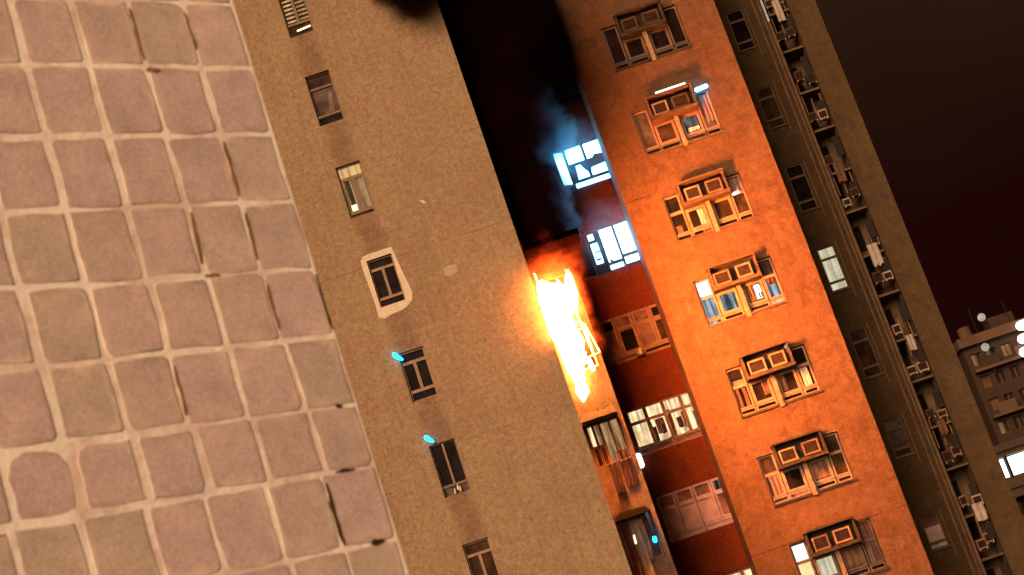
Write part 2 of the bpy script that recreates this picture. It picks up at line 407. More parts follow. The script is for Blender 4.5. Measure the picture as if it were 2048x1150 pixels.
crack(line(.003, 1.215, .004, 1.075), .003, 'pit'); crack(line(.15, 1.90, .148, 1.80), .003); crack(line(.44, 1.03, .443, .92), .003)

# ------------------------------------------------------------------ tan tower with a single column of windows
LY = 49.0; LX1 = .60
lt = empty('apartment_tower', (-6.5, LY + 5, 0), 'tan rendered tower flank with one column of small windows, next to tiled wall', 'building')
LW = []                                              # (cx, z top, z bottom)
for i, (zt, zb) in enumerate(((23.60, 22.0), (20.68, 19.08), (17.72, 16.10), (14.76, 13.33), (11.90, 10.44), (9.13, 7.62), (6.25, 4.75), (3.4, 1.9))):
    LW.append((-3.47 + .052 * i, zt + ZC, zb + ZC))
HW = .37
holes = [(cx - HW, cx + HW, zb, zt) for cx, zt, zb in LW]
shell(wall_holes(-14, LX1, 0, 62, LY, holes, .22), -14, LX1, LY, LY + 6, 0, 62).build('wall', 'tan_plaster', lt)
yw = LY + .15
def lwin(i, cells, fmat, label, fw=.035):
    cx, zt, zb = LW[i]
    return window(lt, cx - HW, zb, yw, cells, fmat, fw, .05, label), cx, zt, zb
W_ = 2 * HW
# top: lit louvres over a tube light
w, cx, zt, zb = lwin(0, [(0, W_, 0, .42, 'glass_brown'), (0, W_ / 2, .42, 1.6, 'glass_brown'), (W_ / 2, W_, .42, 1.6, 'glass_brown')], 'brass_frame', 'brown framed louvred window lit in slats')
for k in range(8):
    for sd in (0, 1):
        a = cx - HW + .055 + sd * HW
        MB().quad((a, yw - .03, zb + .50 + k * .135), (a + HW - .10, yw - .03, zb + .50 + k * .135), (a + HW - .10, yw - .005, zb + .57 + k * .135), (a, yw - .005, zb + .57 + k * .135)).build('slat', 'lit_warm', w)
t = MB().capsule((cx - .10, yw - .10, zb + .17), (cx + HW - .08, yw - .10, zb + .20), .028).build('tube_lamp', 'tube_warm'); tag(t, 'short warm tube lamp glowing under the lit louvred window', 'lamp')
# second: dark, pale curtain behind glass
w, cx, zt, zb = lwin(1, [(0, W_, 1.18, 1.6, 'glass_brown'), (0, W_, .28, 1.18, 'glass_grey'), (0, W_, 0, .28, 'glass_dark')], 'dark_frame', 'dark window with a pale curtain edge')
MB().poly([(cx + .02, zb + .36), (cx + .17, zb + .36), (cx + .26, zb + .95), (cx + .16, zb + 1.02), (cx + .10, zb + .80)], yw - .012, yw - .004).build('curtain', 'cloth_mauve', w)
MB().box(cx - HW + .02, cx + HW - .02, yw - .09, yw - .052, zb + .27, zb + .31).build('rail', 'frame_paint', w)
# third: lit warm curtain
w, cx, zt, zb = lwin(2, [(0, W_, 1.22, 1.62, 'lit_warm'), (0, HW, .18, 1.22, 'lit_cream_dim'), (HW, W_, .18, 1.22, 'lit_cream_dim'), (0, W_, 0, .18, 'glass_brown')], 'brass_frame', 'window glowing warm through thin curtains', .05)
MB().box(cx - .26, cx - .1, yw - .03, yw - .01, zb + .23, zb + .42).build('lamp_glow', 'tube_warm', w)
# fourth: white surround
w, cx, zt, zb = lwin(3, [(0, W_, 1.13, 1.43, 'glass_dark'), (0, HW, .25, 1.13, 'glass_dark'), (HW, W_, .25, 1.13, 'glass_dark'), (0, W_, 0, .25, 'glass_dark')], 'frame_paint', 'dark window inside a broad white painted surround', .04)
mb = MB(); inner = [(-HW, 0), (HW, 0), (HW, 1.43), (-HW, 1.43)]; outer = [(-.50, -.24), (-.36, -.33), (.34, -.22), (.52, -.08), (.60, .12), (.47, 1.30), (.42, 1.60), (.2, 1.62), (-.42, 1.60), (-.53, 1.48), (-.51, .6)]
ring_o = []
for i in range(len(outer)):
    p0 = Vector(outer[i]); p1 = Vector(outer[(i + 1) % len(outer)])
    for k in range(4): q = p0.lerp(p1, k / 4); ring_o.append((q.x + random.uniform(-.012, .012), q.y + random.uniform(-.012, .012)))
def on_rect(v):
    x, z = v; z -= .715; k = max(abs(x) / (HW + .002), abs(z) / .717); return (x / k, z / k + .715)
ring_i = [on_rect(v) for v in ring_o]; n = len(ring_o)
for y in (LY - .005,):
    mb.v = [(cx + x, y, zb + z) for x, z in ring_o] + [(cx + x, y, zb + z) for x, z in ring_i] + [(cx + x, LY + .003, zb + z) for x, z in ring_o]
for i in range(n):
    j = (i + 1) % n; mb.f += [(i, n + i, n + j, j), (i, j, 2 * n + j, 2 * n + i)]
mb.build('painted_surround', 'white_paint', w)
# fifth, sixth, seventh
w, cx, zt, zb = lwin(4, [(0, W_, 1.14, 1.46, 'glass_dark'), (0, HW, .30, 1.14, 'glass_dark'), (HW, W_, .30, 1.14, 'glass_dark'), (0, W_, 0, .30, 'glass_dark')], 'frame_paint', 'near black window with pale cross bars', .045)
w, cx, zt, zb = lwin(5, [(0, HW, .30, 1.51, 'glass_dark'), (HW, W_, .30, 1.51, 'glass_dark'), (0, W_, 0, .30, 'glass_grey')], 'dark_frame', 'dark two-pane window with clutter along its sill', .035)
MB().box(cx - .022, cx + .022, yw - .075, yw - .052, zb + .31, zb + 1.49).build('mullion', 'frame_paint', w)
for k, (dx, dz, s_) in enumerate(((-.06, .10, .05), (.05, .18, .055), (.10, .12, .04))):
    bt = MB().tube([(cx + dx, yw - .10, zb + dz - .07), (cx + dx + .01, yw - .10, zb + dz + .03), (cx + dx + .012, yw - .10, zb + dz + .05), (cx + dx + .015, yw - .10, zb + dz + .09)], [s_ * .6, s_ * .6, s_ * .3, s_ * .25], 8).build('bottle', 'cloth_white')
    tag(bt, ['low pale bottle standing apart on the cluttered dark sill', 'tallest pale bottle, middle one on the cluttered dark sill', 'pale bottle nearest the fire on the cluttered dark sill'][k], 'bottle', 'bottles on the cluttered sill')
w, cx, zt, zb = lwin(6, [(0, W_, 1.16, 1.50, 'glass_brown'), (0, HW, .3, 1.16, 'glass_brown'), (HW, W_, .3, 1.16, 'glass_brown'), (0, W_, 0, .3, 'glass_dark')], 'frame_paint', 'olive dark window at the foot of the column', .04)
lwin(7, [(0, W_, 1.16, 1.50, 'glass_dark'), (0, HW, 0, 1.16, 'glass_dark'), (HW, W_, 0, 1.16, 'glass_dark')], 'frame_paint', None, .04)
# cyan lamps clipped to two window corners
for i, (xa, za, xb, zb2, lab) in enumerate(((-3.75, 11.92, -3.53, 11.66, 'small cyan lamp at the corner of the near black cross-barred window'), (-3.60, 9.40, -3.40, 9.18, 'small cyan lamp at the corner of the cluttered two-pane window'))):
    mx, mz = (xa + xb) / 2, ZC + (za + zb2) / 2
    cl = empty('cyan_lamp', (mx, LY - .12, mz), lab, 'lamp')
    MB().tube([(xa, LY - .16, ZC + za), (xa * .8 + xb * .2, LY - .16, ZC + za * .8 + zb2 * .2), (mx, LY - .15, mz - .01), (xa * .2 + xb * .8, LY - .14, ZC + za * .2 + zb2 * .8), (xb, LY - .13, ZC + zb2)], [.03, .065, .06, .05, .025], 10).build('tube', 'tube_cyan', cl, True)
    MB().box(mx - .02, mx + .02, LY - .09, LY + .002, mz - .02, mz + .02).build('bracket', 'dark_frame', cl)
# two plaster patches on the flank
for (x, z, s, mt) in ((-1.64, 15.92, .13, 'white_paint'), (-1.5, 13.73, .30, 'patch_paint')):
    ol = []
    for k in range(14):
        an = 2 * math.pi * k / 14; rr = s * random.uniform(.45, 1.0); ol.append((x + math.cos(an) * rr * .8, ZC + z + math.sin(an) * rr * (1.0 if s > .2 else .55) + (-.6 * math.cos(an) * rr if s < .2 else 0)))
    MB().poly(ol, LY - .004, LY + .004).build('plaster_patch', mt, lt)

# ------------------------------------------------------------------ block on fire: recess and orange flank
OY = 57.0; KY = 59.0; SY = 52.5; OX0, OX1 = 4.40, 9.53
ob = empty('apartment_block', (6.0, 62, 0), 'tower with fire-lit orange flank and dark recessed bay, burning at its corner', 'building')
OZ = [20.70, 17.52, 14.40, 11.40, 8.30, 5.32, 2.42, -.65, 23.8]
OZ = [z + ZC for z in OZ]
OWX = 5.62; OWW = 2.66; OWH = 1.60
holes = [(OWX, OWX + OWW, z, z + OWH) for z in OZ]
shell(wall_holes(OX0, OX1, 0, 62, OY, holes, .30), OX0, OX1, OY, OY + 14, 0, 62).build('wall', 'orange_plaster', ob)
oy = OY + .17
G = 'glass_dark'
base_cells = lambda L1='glass_dark', L2='glass_dark', M1='glass_dark', M2='glass_dark', R1='glass_dark', R2='glass_dark', B=('glass_dark',) * 4: [
    (.02, .52, .98, 1.58, L1), (.02, .52, .24, .98, L2), (.56, 1.24, .24, .98, M1, .085), (1.44, 2.12, .24, .98, M2, .085),
    (2.16, 2.64, .98, 1.58, R1), (2.16, 2.64, .24, .98, R2), (.02, .54, .02, .22, B[0]), (.56, 1.24, .02, .22, B[1]), (1.44, 2.12, .02, .22, B[2]), (2.16, 2.64, .02, .22, B[3])]
tall_cells = lambda L, M1, M2, Rr, B: [(.02, .52, .24, 1.58, L), (.56, 1.24, .24, .98, M1, .085), (1.44, 2.12, .24, .98, M2, .085), (2.16, 2.64, .24, 1.58, Rr),
    (.02, .54, .02, .22, B[0]), (.56, 1.24, .02, .22, B[1]), (1.44, 2.12, .02, .22, B[2]), (2.16, 2.64, .02, .22, B[3])]
GD, GB, GG = 'glass_dark', 'glass_brown', 'glass_grey'
ospec = [
    (tall_cells(GD, GD, GD, GD, (GD, GD, GD, GD)), 'dark_frame', 'dark window with two tall side panes and paired air conditioners'),
    (tall_cells(GG, GB, 'lit_grey', GG, (GB, GB, GG, GD)), 'orange_frame', 'greyish window under a hood with a white strip light'),
    (base_cells(GD, GD, GD, GB, GB, GB), 'orange_frame', 'dark window with a half drawn curtain'),
    (base_cells('lit_window_white', 'lit_curtain_blue', 'lit_curtain_blue', GD, GD, 'lit_curtain_blue', ('lit_curtain_blue', GD, GD, 'lit_pale_yellow')), 'orange_frame', 'window glowing blue-white through curtains'),
    (base_cells(GD, GD, GD, GD, GD, GD), 'orange_frame', 'dark window with hanging curtains and a bare shelf under its air conditioners'),
    (base_cells(GB, GB, GD, GB, GB, GB, (GG, GG, GD, GB)), 'frame_paint', 'brown window cluttered behind its lower panes'),
    (base_cells('lit_window_white', 'lit_yellow', 'lit_pale_yellow', GB, GB, GB), 'dark_frame', 'window with a yellow lit side pane'),
    (base_cells(), 'orange_frame', None), (base_cells(), 'dark_frame', None)]
near = ['the all-dark window high on the orange wall', 'the window with a strip light', 'the dark window with a half drawn curtain', 'the window with blue-white lit curtains',
        'the dark window below the blue-white lit one', 'the brown cluttered window on the orange wall', 'the window with a yellow lit side pane', '', '']
for i, z in enumerate(OZ):
    cells, fm, lab = ospec[i]
    w = window(ob, OWX, z, oy, cells, fm, .05, .06, lab, back=(.0, OWW, .0, OWH))
    # air conditioner box over the middle: shelf, cheeks, canopy; all project from the wall
    sm = ('dark_concrete', 'concrete', 'concrete', 'concrete', 'grey_concrete', 'dark_concrete', 'dark_concrete', 'concrete', 'concrete')[i]
    pr = (.34, .46, .42, .40, .48, .38, .44, .4, .4)[i]
    MB().box(OWX + .53, OWX + 2.14, OY - pr, OY + .105, z + .985, z + 1.10).build('shelf', sm, w)
    MB().box(OWX + .53, OWX + .60, OY - pr + .02, OY + .10, z + 1.102, z + 1.735).build('cheek', sm, w); MB().box(OWX + 2.06, OWX + 2.13, OY - pr + .02, OY + .10, z + 1.102, z + 1.735).build('cheek', sm, w)
    mb = MB(); mb.poly([(OWX + .50, z + 1.737), (OWX + 2.17, z + 1.737), (OWX + 2.14, z + 1.80), (OWX + .56, z + 1.80)], OY - pr - .04, OY + .10); mb.build('canopy', sm, w)
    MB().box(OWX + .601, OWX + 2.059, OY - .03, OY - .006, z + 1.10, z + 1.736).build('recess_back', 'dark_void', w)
    MB().box(OWX + 1.27, OWX + 1.41, OY - .09, oy + .02, z - .10, z + .98).build('pier', 'orange_frame' if i not in (0, 1) else 'frame_paint', w)
    MB().box(OWX - .03, OWX + 1.268, OY - .07, OY + .10, z - .055, z + .018).build('sill', sm, w); MB().box(OWX + 1.412, OWX + OWW + .03, OY - .07, OY + .10, z - .055, z + .018).build('sill', sm, w)
    if i < 7:
        for k, (cx, dz, side) in enumerate(((.94, 1.33, 'nearer the fire'), (1.67, 1.35, 'farther from the fire'))):
            if i == 1 and k == 0: dz = 1.32
            ax, az_ = OWX + cx, z + dz - .215; y0 = OY - pr + .05 + .03 * ((i * 3 + k) % 3)
            ac = empty('air_conditioner', (ax, y0 + .2, az_), 'boxy air conditioner %s over %s' % (side, near[i]), 'air conditioner', 'air conditioners in pairs over the orange wall windows')
            hw = .265 * (1 + .05 * math.sin(i * 5.1 + k * 2.3)); ax += .03 * math.sin(i * 3.7 + k)
            MB().box(ax - hw + .01, ax + hw - .01, y0 + .03, y0 + .42, az_, az_ + .42).build('casing', 'ac_body', ac)
            mb = MB(); fw = .055
            mb.box(ax - hw, ax + hw, y0, y0 + .035, az_, az_ + fw); mb.box(ax - hw, ax + hw, y0, y0 + .035, az_ + .43 - fw, az_ + .43)
            mb.box(ax - hw, ax - hw + fw, y0 + .001, y0 + .034, az_ + fw, az_ + .43 - fw); mb.box(ax + hw - fw, ax + hw, y0 + .001, y0 + .034, az_ + fw, az_ + .43 - fw)
            mb.build('front_frame', 'ac_body' if i == 0 or (i, k) == (1, 1) else ('ac_dull' if (i + k) % 3 == 0 else 'ac_frame'), ac)
            gr = MB().box(ax - hw + fw, ax + hw - fw, y0 + .022, y0 + .028, az_ + fw, az_ + .43 - fw).build('grille', 'ac_grille', ac)
            for s_ in range(5): MB().box(ax - hw + fw, ax + hw - fw, y0 + .012, y0 + .021, az_ + fw + .03 + s_ * .058, az_ + fw + .045 + s_ * .058).build('slat', 'ac_grille', gr)
    # what hangs and stands in the single windows
    X = OWX
    def cloth(x0, x1, z0, z1, mat, nm='curtain', amp=.02): drape(X + x0, X + x1, oy - .03, z + z0, z + z1, amp, 2.5).build(nm, mat, w)
    if i == 2: cloth(.93, 1.13, .34, .88, 'cloth_pale'); cloth(2.22, 2.58, 1.05, 1.5, 'cloth_mauve'); cloth(.9, 1.2, .05, .19, 'cloth_brown'); cloth(.1, .3, .3, .55, 'cloth_brown')
    if i == 3: cloth(1.55, 1.78, .36, .88, 'cloth_brown'); cloth(2.25, 2.6, .70, 1.5, 'cloth_dark'); cloth(1.80, 2.0, .38, .86, 'lit_window_white'); cloth(1.88, 2.02, .40, .58, 'cloth_dark', amp=.01)
    if i == 4: cloth(.1, .2, .3, .9, 'cloth_brown'); cloth(.3, .42, .3, .9, 'cloth_brown'); cloth(.1, .45, 1.04, 1.18, 'cloth_mauve'); cloth(.95, 1.15, .45, .9, 'cloth_brown'); cloth(1.55, 1.72, .36, .9, 'cloth_brown'); cloth(2.25, 2.5, .3, .9, 'cloth_pale')
    if i == 5: cloth(.12, .45, .3, .92, 'cloth_mauve'); cloth(1.52, 2.05, .36, .9, 'cloth_brown'); cloth(.3, .5, 1.05, 1.4, 'cloth_dark'); cloth(.7, 1.2, .06, .18, 'cloth_mauve')
    if i == 6: cloth(2.25, 2.42, .3, 1.5, 'cloth_mauve'); cloth(2.45, 2.58, .3, 1.5, 'cloth_brown'); cloth(1.53, 2.03, .35, .88, 'cloth_brown')
    if i == 1: cloth(1.60, 1.98, .37, .50, 'cloth_white'); cloth(2.3, 2.6, .5, 1.45, 'cloth_mauve')
# lamps and tubes on the flank
z = OZ[1]
t = MB().capsule((OWX + .95, OY - .46, z + 1.84), (OWX + 1.95, OY - .46, z + 1.84), .03).build('strip_light', 'tube_white'); tag(t, 'white strip light along the hood over paired air conditioners', 'lamp')
t = MB().capsule((OWX + 2.30, OY - .12, z + 1.60), (OWX + 2.62, OY - .12, z + 1.62), .075).build('bulb_lamp', 'lit_blue_white'); tag(t, 'blue-white lamp at the corner of the greyish window', 'lamp')
t = MB().capsule((OWX + 2.25, OY - .06, OZ[2] + .93), (OWX + 2.40, OY - .06, OZ[2] + .95), .045).build('bulb_lamp', 'tube_white'); tag(t, 'small round white lamp in the window with a half drawn curtain', 'lamp')
t = MB().capsule((OWX + 2.02, OY - .50, OZ[4] + 1.60), (OWX + 2.03, OY - .50, OZ[4] + 1.62), .05).build('bulb_lamp', 'far_lamp'); tag(t, 'small pale lamp at the hood of the dark window below the blue-white one', 'lamp')

# recessed bay: dark spandrels and kitchen windows
KX0, KX1 = 2.12, 4.95
KZ = [17.78, 14.68, 11.58, 8.42, 5.42, 2.34, 20.88, 23.98, 27.0]
KZ = [z + ZC for z in KZ]; KH = 1.56; KWX0, KWX1 = 2.24, 4.72
holes = [(KWX0, KWX1, z, z + KH) for z in KZ]
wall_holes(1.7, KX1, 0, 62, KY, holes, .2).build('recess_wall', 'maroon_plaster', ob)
ky = KY + .08; KW = KWX1 - KWX0
def kcells(top, mid, bot, n=4):
    w = KW / n; cs = []
    for k in range(n):
        cs += [(k * w + .01, (k + 1) * w - .01, 1.10, KH, top[k]), (k * w + .01, (k + 1) * w - .01, .26, 1.10, mid[k])]
    for k in range(2): cs.append((k * KW / 2 + .01, (k + 1) * KW / 2 - .01, .01, .25, bot[k]))
    return cs
LB, LC, LD = 'lit_white', 'lit_cream', 'lit_cream_dim'
# K1: blue-white, cluttered, its casement open
w = window(ob, KWX0, KZ[0], ky, [(.92, 1.56, .92, KH, LB), (1.58, 2.24, .92, KH, LB), (.95, 1.56, .30, .90, 'lit_blue_white'), (1.58, 2.24, .30, .90, 'lit_blue_white'), (.92, 2.24, .02, .28, 'lit_blue_white'), (.02, .90, .02, KH, GD), (2.26, KW - .01, .02, KH, GD)], 'dark_frame', .045, .06, 'kitchen window blazing blue-white with its casement open')
X, Z = KWX0, KZ[0]
MB().poly([(X + .98, Z + .33), (X + .98, Z + .90), (X + 1.12, Z + .92), (X + 1.16, Z + .80), (X + 1.12, Z + .35)], ky - .08, ky - .062).build('clutter', 'cloth_dark', w)
MB().poly([(X + 1.30, Z + .88), (X + 1.38, Z + .70), (X + 1.54, Z + .45), (X + 1.60, Z + .38), (X + 1.66, Z + .62), (X + 2.22, Z + .66), (X + 2.22, Z + 1.0), (X + 1.9, Z + 1.06), (X + 1.75, Z + .93)], ky - .085, ky - .066).build('clutter', 'cloth_dark', w)
cz = MB(); hx, hy = X + .90, ky - .08
ax, ay = hx - .40, hy - .30
for (k0, k1, z0, z1) in ((0, 1, Z + .18, Z + .24), (0, 1, Z + 1.44, Z + 1.50), (0, .12, Z + .24, Z + 1.44), (.88, 1, Z + .24, Z + 1.44)):
    xa, ya, xb, yb = hx + (ax - hx) * k0, hy + (ay - hy) * k0, hx + (ax - hx) * k1, hy + (ay - hy) * k1
    b = len(cz.v); cz.v += [(xa, ya, z0), (xb, yb, z0), (xb, yb, z1), (xa, ya, z1), (xa + .03, ya + .03, z0), (xb + .03, yb + .03, z0), (xb + .03, yb + .03, z1), (xa + .03, ya + .03, z1)]
    cz.f += [(b + 1, b, b + 3, b + 2), (b + 4, b + 5, b + 6, b + 7), (b, b + 1, b + 5, b + 4), (b + 2, b + 3, b + 7, b + 6), (b + 1, b + 2, b + 6, b + 5), (b, b + 4, b + 7, b + 3)]
cz.build('casement', 'frame_paint', w)
MB().quad((hx - .05, hy - .035, Z + .25), (ax + .05, ay + .04, Z + .25), (ax + .05, ay + .04, Z + 1.43), (hx - .05, hy - .035, Z + 1.43)).build('pane', 'lit_blue_white', w)
# K2
w = window(ob, KWX0, KZ[1], ky, [(.70, .96, 1.22, KH - .05, LB), (.70, 1.02, .35, 1.18, 'lit_blue_white'), (1.12, 1.64, .30, KH, LB), (1.66, 2.26, .42, KH, LB), (1.10, 1.64, .02, .26, 'lit_blue_white'), (1.66, 2.26, .06, .38, LB), (.02, .66, .02, KH, GD), (2.28, KW - .01, .02, KH, GD)], 'dark_frame', .04, .06, 'kitchen window blazing white beside the smoke')
for (a, b, c0, d) in ((.76, .96, .50, .58), (.80, .98, .78, .84), (1.2, 1.3, .32, .42)): MB().box(KWX0 + a, KWX0 + b, ky - .075, ky - .062, KZ[1] + c0, KZ[1] + d).build('clutter', 'cloth_dark', w)
# K3: dark, reddened by the fire
w = window(ob, KWX0, KZ[2], ky, kcells([GD, 'glass_mauve', 'glass_mauve', GD], ['glass_mauve', GD, 'cloth_mauve', GB], ['glass_mauve', GD]), 'orange_frame', .075, .08, 'unlit kitchen window reddened by the fire')
bk = empty('washing_bucket', (3.35, ky - .25, KZ[2] + .05), 'small pale bucket on the ledge of the fire-reddened kitchen window', 'bucket')
MB().tube([(3.35, ky - .25, KZ[2] + .03), (3.35, ky - .25, KZ[2] + .2)], [.10, .13], 12).build('bucket_body', 'ac_white', bk); MB().tube([(3.35, ky - .25, KZ[2] + .2), (3.35, ky - .25, KZ[2] + .225)], [.14, .14], 12).build('bucket_rim', 'cloth_pale', bk)
MB().box(3.2, 3.5, ky - .4, ky - .085, KZ[2] - .02, KZ[2] + .028).build('ledge', 'concrete', ob)
# K4: warm lit with washing
w = window(ob, KWX0, KZ[3], ky, kcells([LC, LC, LC, LC], [LC, LC, LC, LC], ['glass_mauve', 'glass_mauve']), 'frame_paint', .05, .06, 'warm lit kitchen window with washing hung behind it')
for (a, b, c0, d, mt) in ((.62, .70, .28, 1.0, 'cloth_brown'), (.82, 1.12, .5, 1.02, 'cloth_mauve'), (.95, 1.08, .30, .8, 'cloth_dark'), (1.28, 1.40, .3, 1.2, 'cloth_brown'), (1.52, 1.7, .42, .86, 'cloth_dark'), (1.72, 1.82, .45, 1.0, 'cloth_mauve'), (.70, .80, .28, .8, 'cloth_dark'), (2.1, 2.42, .3, .9, 'cloth_brown')):
    drape(KWX0 + a, KWX0 + b, ky - .03, KZ[3] + c0, KZ[3] + d, .02, 1.5, 8, .06).build('washing', mt, w)
for a in (.95, 1.55): MB().poly([(KWX0 + a - .16, KZ[3] + .28), (KWX0 + a + .16, KZ[3] + .28), (KWX0 + a + .15, KZ[3] + .50), (KWX0 + a + .05, KZ[3] + .46), (KWX0 + a, KZ[3] + .5), (KWX0 + a - .15, KZ[3] + .52)], ky - .075, ky - .06).build('lit_bag', LC, w)
# K5: unlit mauve
window(ob, KWX0, KZ[4], ky, kcells(['glass_mauve'] * 3 + ['lit_grey'], ['frosted'] * 3 + ['glass_mauve'], ['frosted', 'frosted']), 'frosted', .07, .07, 'unlit mauve kitchen window with frosted panes')
window(ob, KWX0, KZ[5], ky, kcells([GD, GD, LC, LC], [GD] * 4, [GD, GD]), 'frame_paint', .05, .06, 'kitchen window lit along its top')
window(ob, KWX0, KZ[6], ky, kcells([GD] * 4, [GD] * 4, [GD, GD]), 'dark_frame', .05, .06, 'dark kitchen window hidden in smoke')
window(ob, KWX0, KZ[7], ky, kcells([GD] * 4, [GD, LD, GD, GD], ['lit_grey', GD]), 'dark_frame', .05, .06)
window(ob, KWX0, KZ[8], ky, kcells([GD] * 4, [GD] * 4, [GD, GD]), 'dark_frame', .05, .06)

# narrow bay wall that the fire bursts from
SX0, SX1 = .10, 1.88
SZ = [z + ZC for z in (7.55, 4.55, 10.45, 13.4, 16.35, 19.3, 1.6)]; SH = 1.30; SWX0, SWX1 = .72, 1.72
holes = [(SWX0, SWX1, z, z + SH) for z in SZ]
mb = wall_holes(SX0, SX1, 0, 62, SY, holes, .25)
shell(mb, SX0, SX1, SY, KY + .01, 0, 62).build('bay_wall', 'pink_plaster', ob)
sy = SY + .10; SW = SWX1 - SWX0
w = window(ob, SWX0, SZ[0], sy, [(.02, .20, .62, 1.28, LC), (.22, .40, .62, 1.28, LD), (.02, .20, .02, .6, GD), (.22, .40, .02, .6, GB), (.42, .70, .02, 1.28, LD), (.72, .98, .02, 1.28, LD)], 'frame_paint', .03, .05, 'narrow bay window with pale lit curtains')
for k, z in enumerate(SZ[:2]):
    MB().poly([(SWX0 - .06, z + SH + .02), (SWX1 + .02, z + SH + .02), (SWX1 - .1, z + SH + .20), (SWX0 + .18, z + SH + .24), (SWX0 - .02, z + SH + .12)], SY - (.70 if k == 0 else .4), SY + .002).build('hood', 'burnt_concrete', ob)
drape(1.34, 1.68, SY - .10, SZ[0] - .75, SZ[0] + .3, .03, 2.5, 12, .2).build('washing', 'cloth_dark', w); drape(1.0, 1.25, SY - .14, SZ[0] - .9, SZ[0] + .0, .03, 2, 10, .25).build('washing', 'cloth_dark', w)
MB().box(1.15, 1.75, SY - .20, SY - .16, SZ[0] - .02, SZ[0] + .02).build('drying_rail', 'dark_frame', w)
w = window(ob, SWX0, SZ[1], sy, [(.02, .3, .02, 1.28, 'cloth_brown'), (.32, .66, .02, 1.28, 'cloth_pale'), (.68, .98, .02, 1.28, 'glass_grey')], 'frame_paint', .03, .05, 'dim bay window under a rounded hood')
drape(1.0, 1.28, SY - .10, SZ[1] - .7, SZ[1] + 1.1, .03, 2, 10, .15).build('washing', 'cloth_pale', w); drape(.85, .97, SY - .10, SZ[1] - .3, SZ[1] + 1.1, .03, 1, 6, .15).build('washing', 'cloth_brown', w)
MB().box(.66, 2.30, 49.2, SY + .002, ZC + 13.62, ZC + 13.78).build('ledge', 'added_slab_black', ob)  # added slab, kept near black, shielding the upper orange wall from firelight
# burning flat: shattered window, twisted frame
w = window(ob, SWX0, SZ[2], sy, [(.02, .5, .02, 1.28, None), (.5, .98, .02, 1.28, None)], 'orange_frame', .04, .06, 'burnt out window with flames pouring through it')
fr = MB(); Z = SZ[2]
for pts in ([(1.42, SY - .3, Z + .30), (1.36, SY - .35, Z + 1.25), (1.52, SY - .3, Z + 1.42), (1.70, SY - .2, Z + 1.30), (1.86, SY - .2, Z + .35), (1.42, SY - .3, Z + .28)], [(1.60, SY - .28, Z + 1.38), (1.66, SY - .24, Z + .32)], [(1.62, SY - .3, Z + 1.36), (1.52, SY - .4, Z + 1.9)]): fr.tube(pts, .028, 6)
fr.build('bent_frame', 'orange_frame', w)
window(ob, SWX0, SZ[3], sy, [(.02, .5, .02, 1.28, GD), (.5, .98, .02, 1.28, GD)], 'dark_frame', .04, .05); window(ob, SWX0, SZ[4], sy, [(.02, .5, .02, 1.28, GD), (.5, .98, .02, 1.28, GD)], 'dark_frame', .04, .05)
window(ob, SWX0, SZ[5], sy, [(.02, .5, .02, 1.28, GD), (.5, .98, .02, 1.28, GD)], 'dark_frame', .04, .05); window(ob, SWX0, SZ[6], sy, [(.02, .5, .02, 1.28, GD), (.5, .98, .02, 1.28, GD)], 'dark_frame', .04, .05)
# drain pipe in the corner of the recess and the tubes near it
dp = empty('drain_pipe', (2.10, KY - .12, 0), 'thin drain pipe in the corner of the dark recess', 'pipe')
MB().tube([(2.10, KY - .10, 0), (2.10, KY - .10, ZC + 9.0)], .055, 10).build('pipe', 'pipe_paint', dp)
for k in range(3): MB().box(2.02, 2.18, KY - .17, KY + .002, ZC + 1.8 + 3.1 * k, ZC + 1.88 + 3.1 * k).build('bracket', 'pipe_paint', dp)
def tube_lamp(a, b, r, mat, lab):
    t = MB().capsule(a, b, r, 12).build('tube_lamp', mat, None, True); return tag(t, lab, 'lamp')
tube_lamp((2.16, KY - .28, ZC + 8.10), (2.16, KY - .28, ZC + 8.42), .10, 'tube_white', 'stubby white tube lamp at the top of the drain pipe')
tube_lamp((1.50, SY - .4, ZC + 10.34), (1.47, SY - .4, ZC + 10.62), .075, 'tube_white', 'white tube lamp hanging just beside the flames')
tube_lamp((1.66, SY - .2, ZC + 5.28), (1.60, SY - .2, ZC + 5.90), .05, 'lit_grey', 'dim bluish tube beside the bay window with a rounded hood')
tube_lamp((1.58, SY - .2, ZC + 5.02), (1.59, SY - .2, ZC + 5.10), .06, 'tube_cyan', 'small cyan bulb under the dim bluish tube')
tube_lamp((1.03, SY - .3, ZC + 5.12), (1.05, SY - .3, ZC + 5.34), .03, 'tube_warm', 'tiny warm bulb among the washing of the bay')

